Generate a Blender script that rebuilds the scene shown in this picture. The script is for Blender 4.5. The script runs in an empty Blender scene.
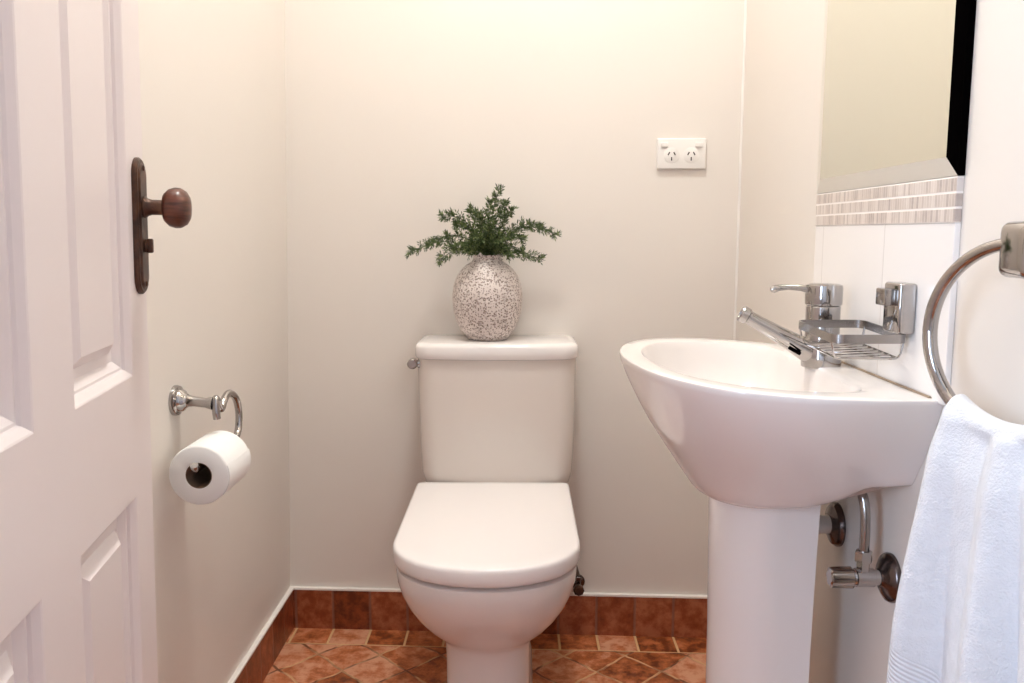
import bpy, bmesh, math, random
from mathutils import Vector, Matrix
from math import sin, cos, pi, sqrt, hypot, atan, atan2, radians

random.seed(7)
S = bpy.context.scene
COL = S.collection

# ------------------------------------------------------------------ materials
def lin(c):
    return tuple((x / 12.92 if x <= 0.04045 else ((x + 0.055) / 1.055) ** 2.4) for x in c)

def rgb(r, g, b):
    return lin((r / 255, g / 255, b / 255)) + (1,)

class G:
    """small helper around a material's node tree"""
    def __init__(self, name):
        self.m = bpy.data.materials.new(name)
        self.m.use_nodes = True
        self.t = self.m.node_tree
        self.b = self.t.nodes['Principled BSDF']
        self.out = self.t.nodes['Material Output']
    def n(self, typ, **kw):
        nd = self.t.nodes.new(typ)
        for k, v in kw.items():
            setattr(nd, k, v)
        return nd
    def link(self, a, b):
        self.t.links.new(a, b)
    def put(self, sock, v):
        if hasattr(v, 'is_output'):
            self.link(v, sock)
        else:
            sock.default_value = v
    def math(self, op, a, b=0.0, c=None, clamp=False):
        nd = self.n('ShaderNodeMath', operation=op, use_clamp=clamp)
        self.put(nd.inputs[0], a); self.put(nd.inputs[1], b)
        if c is not None: self.put(nd.inputs[2], c)
        return nd.outputs[0]
    def coord(self, kind='Object'):
        return self.n('ShaderNodeTexCoord').outputs[kind]
    def xyz(self, v):
        nd = self.n('ShaderNodeSeparateXYZ'); self.link(v, nd.inputs[0])
        return nd.outputs
    def comb(self, x, y, z):
        nd = self.n('ShaderNodeCombineXYZ')
        for i, v in enumerate((x, y, z)): self.put(nd.inputs[i], v)
        return nd.outputs[0]
    def noise(self, vec, scale, detail=3, rough=0.5, out=0):
        nd = self.n('ShaderNodeTexNoise')
        self.link(vec, nd.inputs['Vector'])
        nd.inputs['Scale'].default_value = scale
        nd.inputs['Detail'].default_value = detail
        nd.inputs['Roughness'].default_value = rough
        return nd.outputs[out]
    def white(self, vec):
        nd = self.n('ShaderNodeTexWhiteNoise'); self.link(vec, nd.inputs['Vector'])
        return nd.outputs
    def mix(self, f, a, b):
        nd = self.n('ShaderNodeMix', data_type='RGBA')
        self.put(nd.inputs[0], f); self.put(nd.inputs[6], a); self.put(nd.inputs[7], b)
        return nd.outputs[2]
    def ramp(self, f, stops):
        nd = self.n('ShaderNodeValToRGB'); self.link(f, nd.inputs[0])
        el = nd.color_ramp.elements
        while len(el) < len(stops): el.new(0.5)
        for e, (p, c) in zip(el, stops):
            e.position = p; e.color = c
        return nd.outputs[0]
    def step(self, v, lo, hi):
        nd = self.n('ShaderNodeMapRange', interpolation_type='SMOOTHSTEP')
        self.put(nd.inputs[0], v)
        nd.inputs[1].default_value = lo; nd.inputs[2].default_value = hi
        return nd.outputs[0]
    def bump(self, h, strength=0.3, dist=0.002):
        nd = self.n('ShaderNodeBump')
        self.link(h, nd.inputs['Height'])
        nd.inputs['Strength'].default_value = strength
        nd.inputs['Distance'].default_value = dist
        self.link(nd.outputs[0], self.b.inputs['Normal'])
    def set(self, **kw):
        for k, v in kw.items():
            self.put(self.b.inputs[k.replace('_', ' ')], v)
        return self

def plain(name, col, rough=0.5, metal=0.0, spec=0.5, var=0.0, scale=40, bump=0.0, bdist=0.001):
    g = G(name)
    g.set(Roughness=rough, Metallic=metal)
    g.b.inputs['Specular IOR Level'].default_value = spec
    c = g.coord()
    if var:
        f = g.noise(c, scale, 4)
        lo = tuple(x * (1 - var) for x in col[:3]) + (1,)
        hi = tuple(min(1, x * (1 + var)) for x in col[:3]) + (1,)
        g.link(g.mix(f, lo, hi), g.b.inputs['Base Color'])
    else:
        g.b.inputs['Base Color'].default_value = col
    if bump:
        g.bump(g.noise(c, scale, 4), bump, bdist)
    return g.m

M = {}
M['wall'] = plain('wall_paint', rgb(232, 223, 214), 0.42, spec=0.35, var=0.02, scale=3, bump=0.05, bdist=0.001)
M['ceiling'] = plain('ceiling_paint', rgb(240, 236, 230), 0.8, spec=0.2, var=0.01, scale=3)
M['door'] = plain('door_paint', rgb(232, 220, 217), 0.35, spec=0.4, var=0.015, scale=8, bump=0.04, bdist=0.001)
M['ceramic'] = plain('glazed_ceramic', rgb(238, 230, 226), 0.12, spec=0.5, var=0.01, scale=5)
M['cistern'] = plain('shaded_cream_ceramic', rgb(226, 215, 206), 0.16, spec=0.5, var=0.01, scale=5)  # creamier than the bowl and darkened to carry the shade on the cistern
M['seat'] = plain('seat_plastic', rgb(243, 235, 232), 0.22, spec=0.45, var=0.008, scale=6)
M['chrome'] = plain('chrome', rgb(176, 172, 170), 0.09, 1.0, var=0.03, scale=20)
M['chrome_soft'] = plain('brushed_chrome', rgb(160, 154, 150), 0.24, 1.0, var=0.04, scale=60)
M['dark_metal'] = plain('tarnished_metal', rgb(104, 94, 92), 0.22, 1.0, var=0.2, scale=40)
M['paper'] = plain('tissue_paper', rgb(246, 243, 240), 0.95, spec=0.1, var=0.015, scale=90, bump=0.25, bdist=0.0012)
M['card'] = plain('cardboard_core', rgb(120, 98, 82), 0.9, spec=0.1, var=0.1, scale=60)
M['plastic'] = plain('white_plastic', rgb(240, 234, 228), 0.3, spec=0.45, var=0.01, scale=30)
M['black'] = plain('black_reflection_and_plug', rgb(4, 3, 3), 0.6, spec=0.0, var=0.1, scale=20)  # dark reflection on the mirror's near bevel, and the black plug lift
M['slot'] = plain('socket_slot', rgb(60, 45, 45), 0.6, var=0.1, scale=50)
M['caulk'] = plain('caulk', rgb(244, 234, 226), 0.7, spec=0.2, var=0.04, scale=80, bump=0.3, bdist=0.001)
M['grime'] = plain('silicone_seal', rgb(158, 138, 118), 0.7, spec=0.2, var=0.25, scale=60)
M['stem'] = plain('stem_green', rgb(78, 92, 52), 0.6, var=0.2, scale=50)
M['soil'] = plain('dark_inside', rgb(30, 26, 24), 0.9, var=0.2, scale=60)
M['hose'] = plain('braided_hose', rgb(120, 112, 106), 0.35, 0.8, var=0.3, scale=300, bump=0.5, bdist=0.001)
M['hall'] = plain('hall_paint', rgb(205, 200, 196), 0.8, spec=0.2, var=0.02, scale=3)

def leaf_mat():
    g = G('leaf_green')
    r = g.noise(g.coord(), 110, 3)
    g.link(g.ramp(r, [(0.28, rgb(28, 40, 20)), (0.5, rgb(70, 90, 44)), (0.72, rgb(152, 162, 104))]), g.b.inputs['Base Color'])
    g.set(Roughness=0.5)
    return g.m
M['leaf'] = leaf_mat()

def bronze_mat():
    g = G('aged_bronze')
    c = g.coord()
    f = g.noise(c, 45, 5, 0.6)
    g.link(g.ramp(f, [(0.3, rgb(48, 32, 25)), (0.55, rgb(82, 55, 42)), (0.8, rgb(124, 86, 64))]), g.b.inputs['Base Color'])
    g.set(Roughness=0.38, Metallic=0.55)
    g.bump(f, 0.25, 0.001)
    return g.m
M['bronze'] = bronze_mat()

def wood_mat():
    g = G('knob_wood')
    x, y, z = g.xyz(g.coord())
    v = g.comb(g.math('MULTIPLY', x, 30), g.math('MULTIPLY', y, 30), g.math('MULTIPLY', z, 240))
    f = g.noise(v, 1.0, 3)
    g.link(g.ramp(f, [(0.3, rgb(58, 28, 18)), (0.7, rgb(112, 62, 44))]), g.b.inputs['Base Color'])
    g.set(Roughness=0.3)
    return g.m
M['wood'] = wood_mat()

def vase_mat():
    g = G('speckled_ceramic')
    c = g.coord()
    nd = g.n('ShaderNodeTexVoronoi', feature='F1'); g.link(c, nd.inputs['Vector']); nd.inputs['Scale'].default_value = 250
    wob = g.noise(c, 220, 3)
    d = g.math('ADD', nd.outputs['Distance'], g.math('MULTIPLY', g.math('SUBTRACT', wob, 0.5), 0.5))
    pick = g.xyz(nd.outputs['Color'])
    rad = g.math('MULTIPLY_ADD', pick[0], 0.46, 0.16)
    spot = g.step(g.math('SUBTRACT', rad, d), -0.06, 0.06)
    base = g.mix(g.noise(c, 30, 3), rgb(208, 192, 184), rgb(240, 230, 224))
    dark = g.mix(pick[1], rgb(126, 108, 98), rgb(178, 158, 150))
    g.link(g.mix(spot, base, dark), g.b.inputs['Base Color'])
    g.set(Roughness=0.55)
    g.bump(g.math('SUBTRACT', 1.0, spot), 0.6, 0.002)
    return g.m
M['vase'] = vase_mat()

# back wall runs slightly off square: y = 2.150 - 0.042 (x + 0.6044)
def back_y(x): return 2.150 - 0.042 * (x + 0.6044)

def floor_mat():
    g = G('terracotta_floor')
    c0 = g.coord()
    wob = g.n('ShaderNodeTexNoise'); g.link(c0, wob.inputs['Vector']); wob.inputs['Scale'].default_value = 16
    wx, wy, wz = g.xyz(wob.outputs['Color'])
    x0, y0, z0 = g.xyz(c0)
    x = g.math('MULTIPLY_ADD', g.math('SUBTRACT', wx, 0.5), 0.020, x0)
    y = g.math('MULTIPLY_ADD', g.math('SUBTRACT', wy, 0.5), 0.020, y0)
    back = g.math('MULTIPLY_ADD', x0, -0.042, 2.150 - 0.042 * 0.6044)
    d = g.math('SUBTRACT', back, y0)
    border = g.math('LESS_THAN', d, 0.094)
    # border row joints
    bx = g.math('ADD', x0, 0.4913 + 10)
    bf = g.math('FRACT', g.math('DIVIDE', bx, 0.099))
    bl = g.math('MULTIPLY', g.math('MINIMUM', bf, g.math('SUBTRACT', 1.0, bf)), 0.099)
    bl2 = g.math('ABSOLUTE', g.math('SUBTRACT', d, 0.094))
    # diagonal tiles
    P = 0.108
    xr = g.math('ADD', x, 0.425); yr = g.math('ADD', y, -1.997)
    u = g.math('ADD', g.math('MULTIPLY', g.math('ADD', xr, yr), 0.70711), 10 * P + P / 2)
    v = g.math('ADD', g.math('MULTIPLY', g.math('SUBTRACT', xr, yr), 0.70711), 10 * P + P / 2)
    ud = g.math('DIVIDE', u, P); vd = g.math('DIVIDE', v, P)
    uf = g.math('FRACT', ud); vf = g.math('FRACT', vd)
    ul = g.math('MULTIPLY', g.math('MINIMUM', uf, g.math('SUBTRACT', 1.0, uf)), P)
    vl = g.math('MULTIPLY', g.math('MINIMUM', vf, g.math('SUBTRACT', 1.0, vf)), P)
    dl = g.math('MINIMUM', ul, vl)
    line_d = g.math('SUBTRACT', 1.0, g.step(dl, 0.0018, 0.0045))
    line_b = g.math('SUBTRACT', 1.0, g.step(bl, 0.002, 0.004))
    line_b2 = g.math('SUBTRACT', 1.0, g.step(bl2, 0.0015, 0.004))
    idd = g.white(g.comb(g.math('FLOOR', ud), g.math('FLOOR', vd), 1.0))
    idb = g.white(g.comb(g.math('FLOOR', g.math('DIVIDE', bx, 0.099)), 5.0, 3.0))
    rnd = g.math('ADD', g.math('MULTIPLY', idb[0], border), g.math('MULTIPLY', idd[0], g.math('SUBTRACT', 1.0, border)))
    mott = g.step(g.noise(c0, 26, 6, 0.68), 0.22, 0.78)
    f = g.math('ADD', g.math('MULTIPLY', rnd, 0.42), g.math('MULTIPLY', mott, 0.62))
    tile = g.ramp(f, [(0.22, rgb(112, 52, 22)), (0.42, rgb(168, 90, 46)), (0.58, rgb(196, 116, 74)), (0.80, rgb(216, 156, 122))])
    gr_d = g.mix(g.step(g.noise(c0, 14, 2), 0.4, 0.6), rgb(124, 74, 50), rgb(212, 162, 118))
    grout = g.mix(border, gr_d, rgb(220, 178, 128))
    line = g.math('ADD', g.math('MULTIPLY', g.math('MAXIMUM', line_b, line_b2), border),
                  g.math('MULTIPLY', g.math('MAXIMUM', line_d, g.math('MULTIPLY', line_b2, 0.8)), g.math('SUBTRACT', 1.0, border)), clamp=True)
    g.link(g.mix(line, tile, grout), g.b.inputs['Base Color'])
    g.set(Roughness=g.math('MULTIPLY_ADD', mott, 0.3, 0.3))
    g.bump(g.math('ADD', g.math('SUBTRACT', 1.0, line), g.math('MULTIPLY', mott, 0.5)), 0.5, 0.003)
    return g.m
M['floor'] = floor_mat()

def skirting_mat(name, axis, off):
    g = G(name)
    c0 = g.coord()
    x, y, z = g.xyz(c0)
    s = g.math('ADD', (x if axis == 'x' else y), off + 20)
    fd = g.math('DIVIDE', s, 0.099)
    ff = g.math('FRACT', fd)
    l = g.math('MULTIPLY', g.math('MINIMUM', ff, g.math('SUBTRACT', 1.0, ff)), 0.099)
    line = g.math('SUBTRACT', 1.0, g.step(l, 0.002, 0.0045))
    idr = g.white(g.comb(g.math('FLOOR', fd), 2.0, 9.0))
    mott = g.step(g.noise(c0, 30, 6, 0.68), 0.22, 0.78)
    f = g.math('ADD', g.math('MULTIPLY', idr[0], 0.4), g.math('MULTIPLY', mott, 0.6))
    tile = g.ramp(f, [(0.2, rgb(98, 40, 16)), (0.5, rgb(144, 70, 36)), (0.8, rgb(178, 104, 70))])
    g.link(g.mix(g.math('MULTIPLY', line, 0.75), tile, rgb(140, 98, 82)), g.b.inputs['Base Color'])
    g.set(Roughness=0.33)
    g.bump(g.math('ADD', g.math('SUBTRACT', 1.0, line), g.math('MULTIPLY', mott, 0.4)), 0.4, 0.003)
    return g.m
M['skirt_x'] = skirting_mat('skirting_tiles_across', 'x', 0.4913)
M['skirt_y'] = skirting_mat('skirting_tiles_along', 'y', 0.02)

def mosaic_mat():
    g = G('stone_mosaic')
    c0 = g.coord()
    x, y, z = g.xyz(c0)
    zz = g.math('SUBTRACT', z, 1.0545)
    row = g.math('DIVIDE', zz, 0.0185)
    rf = g.math('FRACT', row)
    rid = g.math('FLOOR', row)
    hl = g.math('MULTIPLY', g.math('MINIMUM', rf, g.math('SUBTRACT', 1.0, rf)), 0.0185)
    # narrow upright chips, each row shifted
    rw = g.white(g.comb(rid, 3.0, 7.0))
    ys = g.math('ADD', g.math('ADD', y, 5.0), g.math('MULTIPLY', rw[0], 0.03))
    cd = g.math('DIVIDE', ys, 0.0072)
    cf = g.math('FRACT', cd)
    vl = g.math('MULTIPLY', g.math('MINIMUM', cf, g.math('SUBTRACT', 1.0, cf)), 0.0072)
    idr = g.white(g.comb(g.math('FLOOR', cd), rid, 4.0))
    col = g.ramp(idr[0], [(0.0, rgb(166, 148, 138)), (0.35, rgb(190, 173, 162)), (0.7, rgb(204, 189, 178)), (1.0, rgb(218, 205, 195))])
    col = g.mix(g.math('MULTIPLY', g.noise(c0, 160, 3), 0.35), col, rgb(236, 228, 220))
    lh = g.math('SUBTRACT', 1.0, g.step(hl, 0.0009, 0.002))
    lv = g.math('MULTIPLY', g.math('SUBTRACT', 1.0, g.step(vl, 0.0003, 0.0009)), 0.45)
    line = g.math('MAXIMUM', lh, lv)
    g.link(g.mix(line, col, rgb(244, 236, 230)), g.b.inputs['Base Color'])
    g.set(Roughness=0.4)
    g.bump(g.math('SUBTRACT', 1.0, line), 0.4, 0.001)
    return g.m
M['mosaic'] = mosaic_mat()

def splash_mat():
    g = G('white_wall_tiles')
    c0 = g.coord()
    x, y, z = g.xyz(c0)
    fd = g.math('DIVIDE', g.math('ADD', y, 1.25 - 1.244), 0.25)
    ff = g.math('FRACT', fd)
    l = g.math('MULTIPLY', g.math('MINIMUM', ff, g.math('SUBTRACT', 1.0, ff)), 0.25)
    line = g.math('SUBTRACT', 1.0, g.step(l, 0.0006, 0.0018))
    g.link(g.mix(line, rgb(242, 236, 232), rgb(228, 220, 215)), g.b.inputs['Base Color'])
    g.set(Roughness=0.15)
    g.bump(g.math('SUBTRACT', 1.0, line), 0.3, 0.001)
    return g.m
M['splash'] = splash_mat()

def towel_mat(ribbed):
    g = G('terry_band' if ribbed else 'terry_towel')
    c0 = g.coord()
    col = g.mix(g.noise(c0, 70, 3), rgb(214, 213, 216), rgb(230, 229, 232))
    g.link(col, g.b.inputs['Base Color'])
    g.set(Roughness=0.95)
    g.b.inputs['Specular IOR Level'].default_value = 0.1
    g.b.inputs['Sheen Weight'].default_value = 0.25
    uv = g.xyz(g.coord('UV'))
    loops = g.noise(c0, 420, 2, 0.6)
    soft = g.noise(c0, 70, 3, 0.6)
    pile = g.math('ADD', g.math('MULTIPLY', loops, 0.6), g.math('MULTIPLY', soft, 0.9))
    # ribbed border near the hem (v in metres from the fold)
    v = uv[1]
    band = g.math('MULTIPLY', g.step(v, 0.296, 0.30), g.math('SUBTRACT', 1.0, g.step(v, 0.366, 0.37)))
    ribs = g.math('SINE', g.math('MULTIPLY', v, 2 * pi / 0.0060))
    ribs = g.math('MULTIPLY_ADD', ribs, 0.28, 0.35)
    h = g.math('ADD', g.math('MULTIPLY', pile, g.math('SUBTRACT', 1.0, g.math('MULTIPLY', band, 0.8))), g.math('MULTIPLY', ribs, band))
    g.bump(h, 0.55, 0.004)
    return g.m
M['towel'] = towel_mat(False)

def mirror_mat():
    g = G('mirror_glass')
    g.set(Metallic=1.0, Roughness=0.03)
    g.link(g.mix(g.noise(g.coord(), 3, 2), rgb(222, 224, 212), rgb(228, 228, 216)), g.b.inputs['Base Color'])
    return g.m
M['mirror'] = mirror_mat()
M['mirror_rim'] = plain('frosted_rim', rgb(226, 220, 210), 0.38, 0.45, var=0.02, scale=30)

def emit_mat(name, col, s):
    g = G(name)
    g.set(Roughness=0.4)
    g.b.inputs['Base Color'].default_value = (0.8, 0.8, 0.8, 1)
    g.b.inputs['Emission Color'].default_value = col
    g.b.inputs['Emission Strength'].default_value = s
    return g.m

# ------------------------------------------------------------------ mesh builder
class MB:
    def __init__(self):
        self.v = []; self.f = []; self.uv = None
    def add(self, vs, fs):
        o = len(self.v)
        self.v += [Vector(p) for p in vs]
        self.f += [[i + o for i in f] for f in fs]
        return self
    def loft(self, rings, cap0=True, cap1=True, closed=True):
        n = len(rings[0]); o = len(self.v)
        for r in rings: self.v += [Vector(p) for p in r]
        for i in range(len(rings) - 1):
            for j in range(n if closed else n - 1):
                k = (j + 1) % n
                self.f.append([o + i * n + j, o + i * n + k, o + (i + 1) * n + k, o + (i + 1) * n + j])
        if cap0: self.f.append([o + j for j in range(n)][::-1])
        if cap1: self.f.append([o + (len(rings) - 1) * n + j for j in range(n)])
        return self
    def tube(self, pts, r, n=12, caps=True, closed=False, flat=None):
        pts = [Vector(p) for p in pts]
        rad = r if isinstance(r, (list, tuple)) else [r] * len(pts)
        rings = []; ref = None
        L = len(pts)
        for i, p in enumerate(pts):
            if closed: t = pts[(i + 1) % L] - pts[i - 1]
            else: t = pts[min(i + 1, L - 1)] - pts[max(i - 1, 0)]
            t.normalize()
            if ref is None:
                ref = Vector((0, 0, 1)) if abs(t.z) < 0.9 else Vector((1, 0, 0))
            a = ref - t * ref.dot(t); a.normalize(); ref = a
            b = t.cross(a)
            k = flat if flat else 1.0
            rings.append([p + (a * cos(2 * pi * j / n) + b * sin(2 * pi * j / n) * k) * rad[i] for j in range(n)])
        if closed:
            rings.append(rings[0])
            return self.loft(rings, False, False)
        return self.loft(rings, caps, caps)
    def lathe(self, prof, origin=(0, 0, 0), axis=(0, 0, 1), n=32, caps=True):
        ax = Vector(axis).normalized(); o = Vector(origin)
        a = Vector((1, 0, 0)) if abs(ax.x) < 0.9 else Vector((0, 1, 0))
        a = (a - ax * a.dot(ax)).normalized(); b = ax.cross(a)
        rings = [[o + ax * h + (a * cos(2 * pi * j / n) + b * sin(2 * pi * j / n)) * r for j in range(n)] for r, h in prof]
        return self.loft(rings, caps, caps)
    def box(self, lo, hi, bevel=0.0, seg=2):
        bm = bmesh.new()
        bmesh.ops.create_cube(bm, size=1)
        for v in bm.verts:
            v.co = Vector([lo[i] + (v.co[i] + 0.5) * (hi[i] - lo[i]) for i in range(3)])
        if bevel:
            bmesh.ops.bevel(bm, geom=bm.edges[:], offset=bevel, segments=seg, profile=0.5, affect='EDGES')
        bm.verts.index_update()
        self.add([v.co.copy() for v in bm.verts], [[v.index for v in f.verts] for f in bm.faces])
        bm.free()
        return self
    def xf(self, mat):
        self.v = [mat @ p for p in self.v]
        return self
    def build(self, name, mat, parent=None, smooth=True, angle=35, origin=None):
        org = Vector((0, 0, 0))
        root = parent
        while root is not None and root.parent is not None: root = root.parent
        if root is not None: org = Vector(root.get('_o', (0, 0, 0)))
        elif origin is not None: org = Vector(origin)
        me = bpy.data.meshes.new(name)
        me.from_pydata([p - org for p in self.v], [], self.f)
        if self.uv:
            l = me.uv_layers.new(name='UVMap')
            for lp in me.loops: l.data[lp.index].uv = self.uv[lp.vertex_index]
        bm = bmesh.new(); bm.from_mesh(me)
        bmesh.ops.recalc_face_normals(bm, faces=bm.faces[:])
        bm.to_mesh(me); bm.free()
        if smooth:
            for p in me.polygons: p.use_smooth = True
            me.set_sharp_from_angle(angle=radians(angle))
        me.materials.append(mat)
        ob = bpy.data.objects.new(name, me)
        COL.objects.link(ob)
        if parent is not None: ob.parent = parent
        elif origin is not None: ob.location = org
        return ob

def thing(name, label, cat, loc=(0, 0, 0), group=None):
    o = bpy.data.objects.new(name, None)
    COL.objects.link(o)
    o.empty_display_size = 0.05
    o.location = loc
    o['_o'] = tuple(loc)
    o['label'] = label; o['category'] = cat
    if group: o['group'] = group
    return o

def tag(o, label, cat, group=None):
    o['label'] = label; o['category'] = cat
    if group: o['group'] = group
    return o

def struct(name, mb, mat, smooth=False):
    o = mb.build(name, mat, None, smooth)
    o['kind'] = 'structure'
    return o

def catmull(pts, k=6, closed=False):
    P = [Vector(p) for p in pts]; n = len(P); out = []
    for i in range(n if closed else n - 1):
        if closed: a, b, c, d = P[i - 1], P[i], P[(i + 1) % n], P[(i + 2) % n]
        else: a, b, c, d = P[max(i - 1, 0)], P[i], P[i + 1], P[min(i + 2, n - 1)]
        for j in range(k):
            t = j / k
            out.append(0.5 * ((2 * b) + (c - a) * t + (2 * a - 5 * b + 4 * c - d) * t * t + (3 * b - a - 3 * c + d) * t ** 3))
    if not closed: out.append(P[-1])
    return out

def sstep(a, b, x):
    t = max(0, min(1, (x - a) / (b - a))); return t * t * (3 - 2 * t)

# ------------------------------------------------------------------ room shell
LEAN = 0.0237                     # the left wall leans in a little
XL, XR, YF, H = -0.611, 0.535, 0.40, 2.80
YB = 2.10
def prism(poly, z0, z1):
    m = MB()
    return m.loft([[(x, y, z0) for x, y in poly], [(x, y, z1) for x, y in poly]])

struct('floor', MB().box((-1.1, -1.5, -0.05), (0.95, 2.35, 0)), M['floor'])
struct('ceiling', MB().box((-1.1, -1.5, H), (0.95, 2.35, H + 0.05)), M['ceiling'])
struct('wall_back', prism([(-0.75, back_y(-0.75)), (0.7, back_y(0.7)), (0.7, 2.3), (-0.75, 2.3)], 0, H), M['wall'])
wl = MB()
k = LEAN * H
wl.add([(XL, YF, 0), (XL, 2.16, 0), (XL - 0.1, 2.16, 0), (XL - 0.1, YF, 0), (XL + k, YF, H), (XL + k, 2.16, H), (XL - 0.1, 2.16, H), (XL - 0.1, YF, H)],
       [[0, 1, 5, 4], [2, 3, 7, 6], [1, 2, 6, 5], [3, 0, 4, 7], [4, 5, 6, 7], [3, 2, 1, 0]])
struct('wall_left', wl, M['wall'])
struct('wall_right', MB().box((XR, YF, 0), (XR + 0.1, 2.2, H)), M['wall'])
DX0, DX1, DH = -0.39, 0.40, 2.06
wf = MB()
wf.box((-1.1, YF - 0.1, 0), (DX0, YF, H)); wf.box((DX1, YF - 0.1, 0), (0.95, YF, H)); wf.box((DX0, YF - 0.1, DH), (DX1, YF, H))
struct('wall_front', wf, M['wall'])
# hall beyond the doorway, where the camera stands, with a daylight window
struct('wall_hall_right', MB().box((0.85, -1.5, 0), (0.95, YF - 0.1, H)), M['hall'])
struct('wall_hall_back', MB().box((-1.1, -1.5, 0), (0.95, -1.4, H)), M['hall'])
wh = MB()
WY0, WY1, WZ0, WZ1 = -1.15, -0.25, 0.7, 2.1
wh.box((-1.1, -1.4, 0), (-1.0, WY0, H)); wh.box((-1.1, WY1, 0), (-1.0, YF - 0.1, H))
wh.box((-1.1, WY0, 0), (-1.0, WY1, WZ0)); wh.box((-1.1, WY0, WZ1), (-1.0, WY1, H))
struct('wall_hall_left', wh, M['hall'])
wfm = MB()
for a, b in (((-1.07, WY0, WZ0), (-1.02, WY0 + 0.04, WZ1)), ((-1.07, WY1 - 0.04, WZ0), (-1.02, WY1, WZ1)),
             ((-1.07, WY0, WZ0), (-1.02, WY1, WZ0 + 0.04)), ((-1.07, WY0, WZ1 - 0.04), (-1.02, WY1, WZ1))):
    wfm.box(a, b)
struct('window_1', wfm, M['door'])

# skirting tiles and the caulk line above them
SK = 0.108
def wall_strip(y_off0, y_off1, x0, x1, z0, z1):
    return prism([(x0, back_y(x0) - y_off0), (x1, back_y(x1) - y_off0), (x1, back_y(x1) + y_off1), (x0, back_y(x0) + y_off1)], z0, z1)
struct('baseboard_back', wall_strip(0.010, 0.0, XL, XR, 0, SK), M['skirt_x'])
struct('baseboard_left', MB().box((XL - 0.002, YF, 0), (XL + 0.011, back_y(XL) - 0.010, SK)), M['skirt_y'])
struct('trim_1', wall_strip(0.012, 0.0, XL, XR, SK - 0.001, SK + 0.004), M['caulk'])
struct('trim_2', MB().box((XL - 0.0, YF, SK - 0.001), (XL + 0.014, back_y(XL) - 0.012, SK + 0.004)), M['caulk'])
# caulk bead in the far right corner
cb = MB().tube([(XR - 0.001, back_y(XR) - 0.001, SK + 0.01), (XR - 0.001, back_y(XR) - 0.001, H)], 0.004, 10)
struct('trim_3', cb, M['plastic'], True)
# tiled splashback and its mosaic border
TY0, TY1 = 1.045, 1.534
struct('trim_4', MB().box((XR - 0.008, TY0, 0.829), (XR, TY1, 1.0545), 0.0012), M['splash'])
struct('trim_5', MB().box((XR - 0.009, TY0, 1.0545), (XR, TY1, 1.1105), 0.001), M['mosaic'])

# ------------------------------------------------------------------ door (hinged near the camera, standing open)
dr = bpy.data.objects.new('door_1', None)
COL.objects.link(dr)
dr['kind'] = 'structure'
dr['label'] = 'white panelled door standing open on the left with bronze knob'
dr['_o'] = (0, 0, 0)
dang = atan2(-0.987, 0.162)
dr.matrix_world = Matrix.Translation((-0.5087, 1.097, 0.0)) @ Matrix.Rotation(dang, 4, 'Z') @ Matrix.Rotation(-LEAN, 4, 'X')
T = 0.036
fm = MB()
S0, S1, S2, S3, S4, S5 = 0.0, 0.072, 0.276, 0.378, 0.582, 0.665
Z0, Z1, Z2, Z3, Z4, Z5 = 0.012, 0.20, 0.716, 0.868, 1.86, 2.03
for a, b in ((S0, S1), (S2, S3), (S4, S5)): fm.box((a, -T, Z0), (b, 0, Z5))
for a, b in ((S1, S2), (S3, S4)):
    for c, d in ((Z0, Z1), (Z2, Z3), (Z4, Z5)): fm.box((a, -T, c), (b, 0, d))
fm.build('door_frame', M['door'], dr, False)
for a, b in ((S1, S2), (S3, S4)):
    for c, d in ((Z1, Z2), (Z3, Z4)):
        prof = [(0.0, 0.0), (0.002, -0.001), (0.008, -0.007), (0.0095, -0.0105), (0.0125, -0.011), (0.019, -0.0165), (0.021, -0.0185), (0.029, -0.0185), (0.032, -0.0185), (0.046, -0.0075), (0.047, -0.0075)]
        p = MB()
        p.loft([[(a, -T + 0.006, c), (b, -T + 0.006, c), (b, -T + 0.006, d), (a, -T + 0.006, d)]] +
               [[(a + i, y, c + i), (b - i, y, c + i), (b - i, y, d - i), (a + i, y, d - i)] for i, y in prof])
        p.build('panel', M['door'], dr, True, 12)
# handle plate with knob and privacy turn
PC, PZ0, PZ1, PW = 0.031, 0.966, 1.136, 0.0225
def stadium(w, z0, z1, y, n=10):
    r = w
    pts = []
    for i in range(n + 1):
        t = pi * i / n; pts.append((PC + r * cos(t), y, z1 - r + r * sin(t)))
    for i in range(n + 1):
        t = pi + pi * i / n; pts.append((PC + r * cos(t), y, z0 + r + r * sin(t)))
    return pts
pl = MB().loft([stadium(PW, PZ0, PZ1, -0.001), stadium(PW, PZ0, PZ1, 0.004), stadium(PW - 0.003, PZ0 + 0.003, PZ1 - 0.003, 0.0065),
                stadium(PW - 0.006, PZ0 + 0.006, PZ1 - 0.006, 0.0062), stadium(PW - 0.009, PZ0 + 0.010, PZ1 - 0.010, 0.0085)])
plate = pl.build('handle_plate', M['bronze'], dr, True, 30)
kz = 1.075
kb = MB().lathe([(0.013, 0.006), (0.014, 0.010), (0.011, 0.013), (0.0095, 0.018), (0.0095, 0.031), (0.012, 0.034)], (PC, 0, kz), (0, 1, 0), 28)
kb.build('spindle', M['bronze'], plate)
kn = MB().lathe([(0.010, 0.031), (0.018, 0.033), (0.0235, 0.039), (0.0255, 0.046), (0.0250, 0.052), (0.0228, 0.056), (0.0222, 0.0565), (0.021, 0.059), (0.015, 0.0625), (0.007, 0.064), (0.001, 0.0642)], (PC, 0, kz), (0, 1, 0), 36)
o = kn.build('knob', M['wood'], plate, True, 40); o['label'] = 'round brown wooden knob'
tt = MB().lathe([(0.008, 0.006), (0.0085, 0.010), (0.006, 0.012)], (PC, 0, 1.027), (0, 1, 0), 20)
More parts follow.
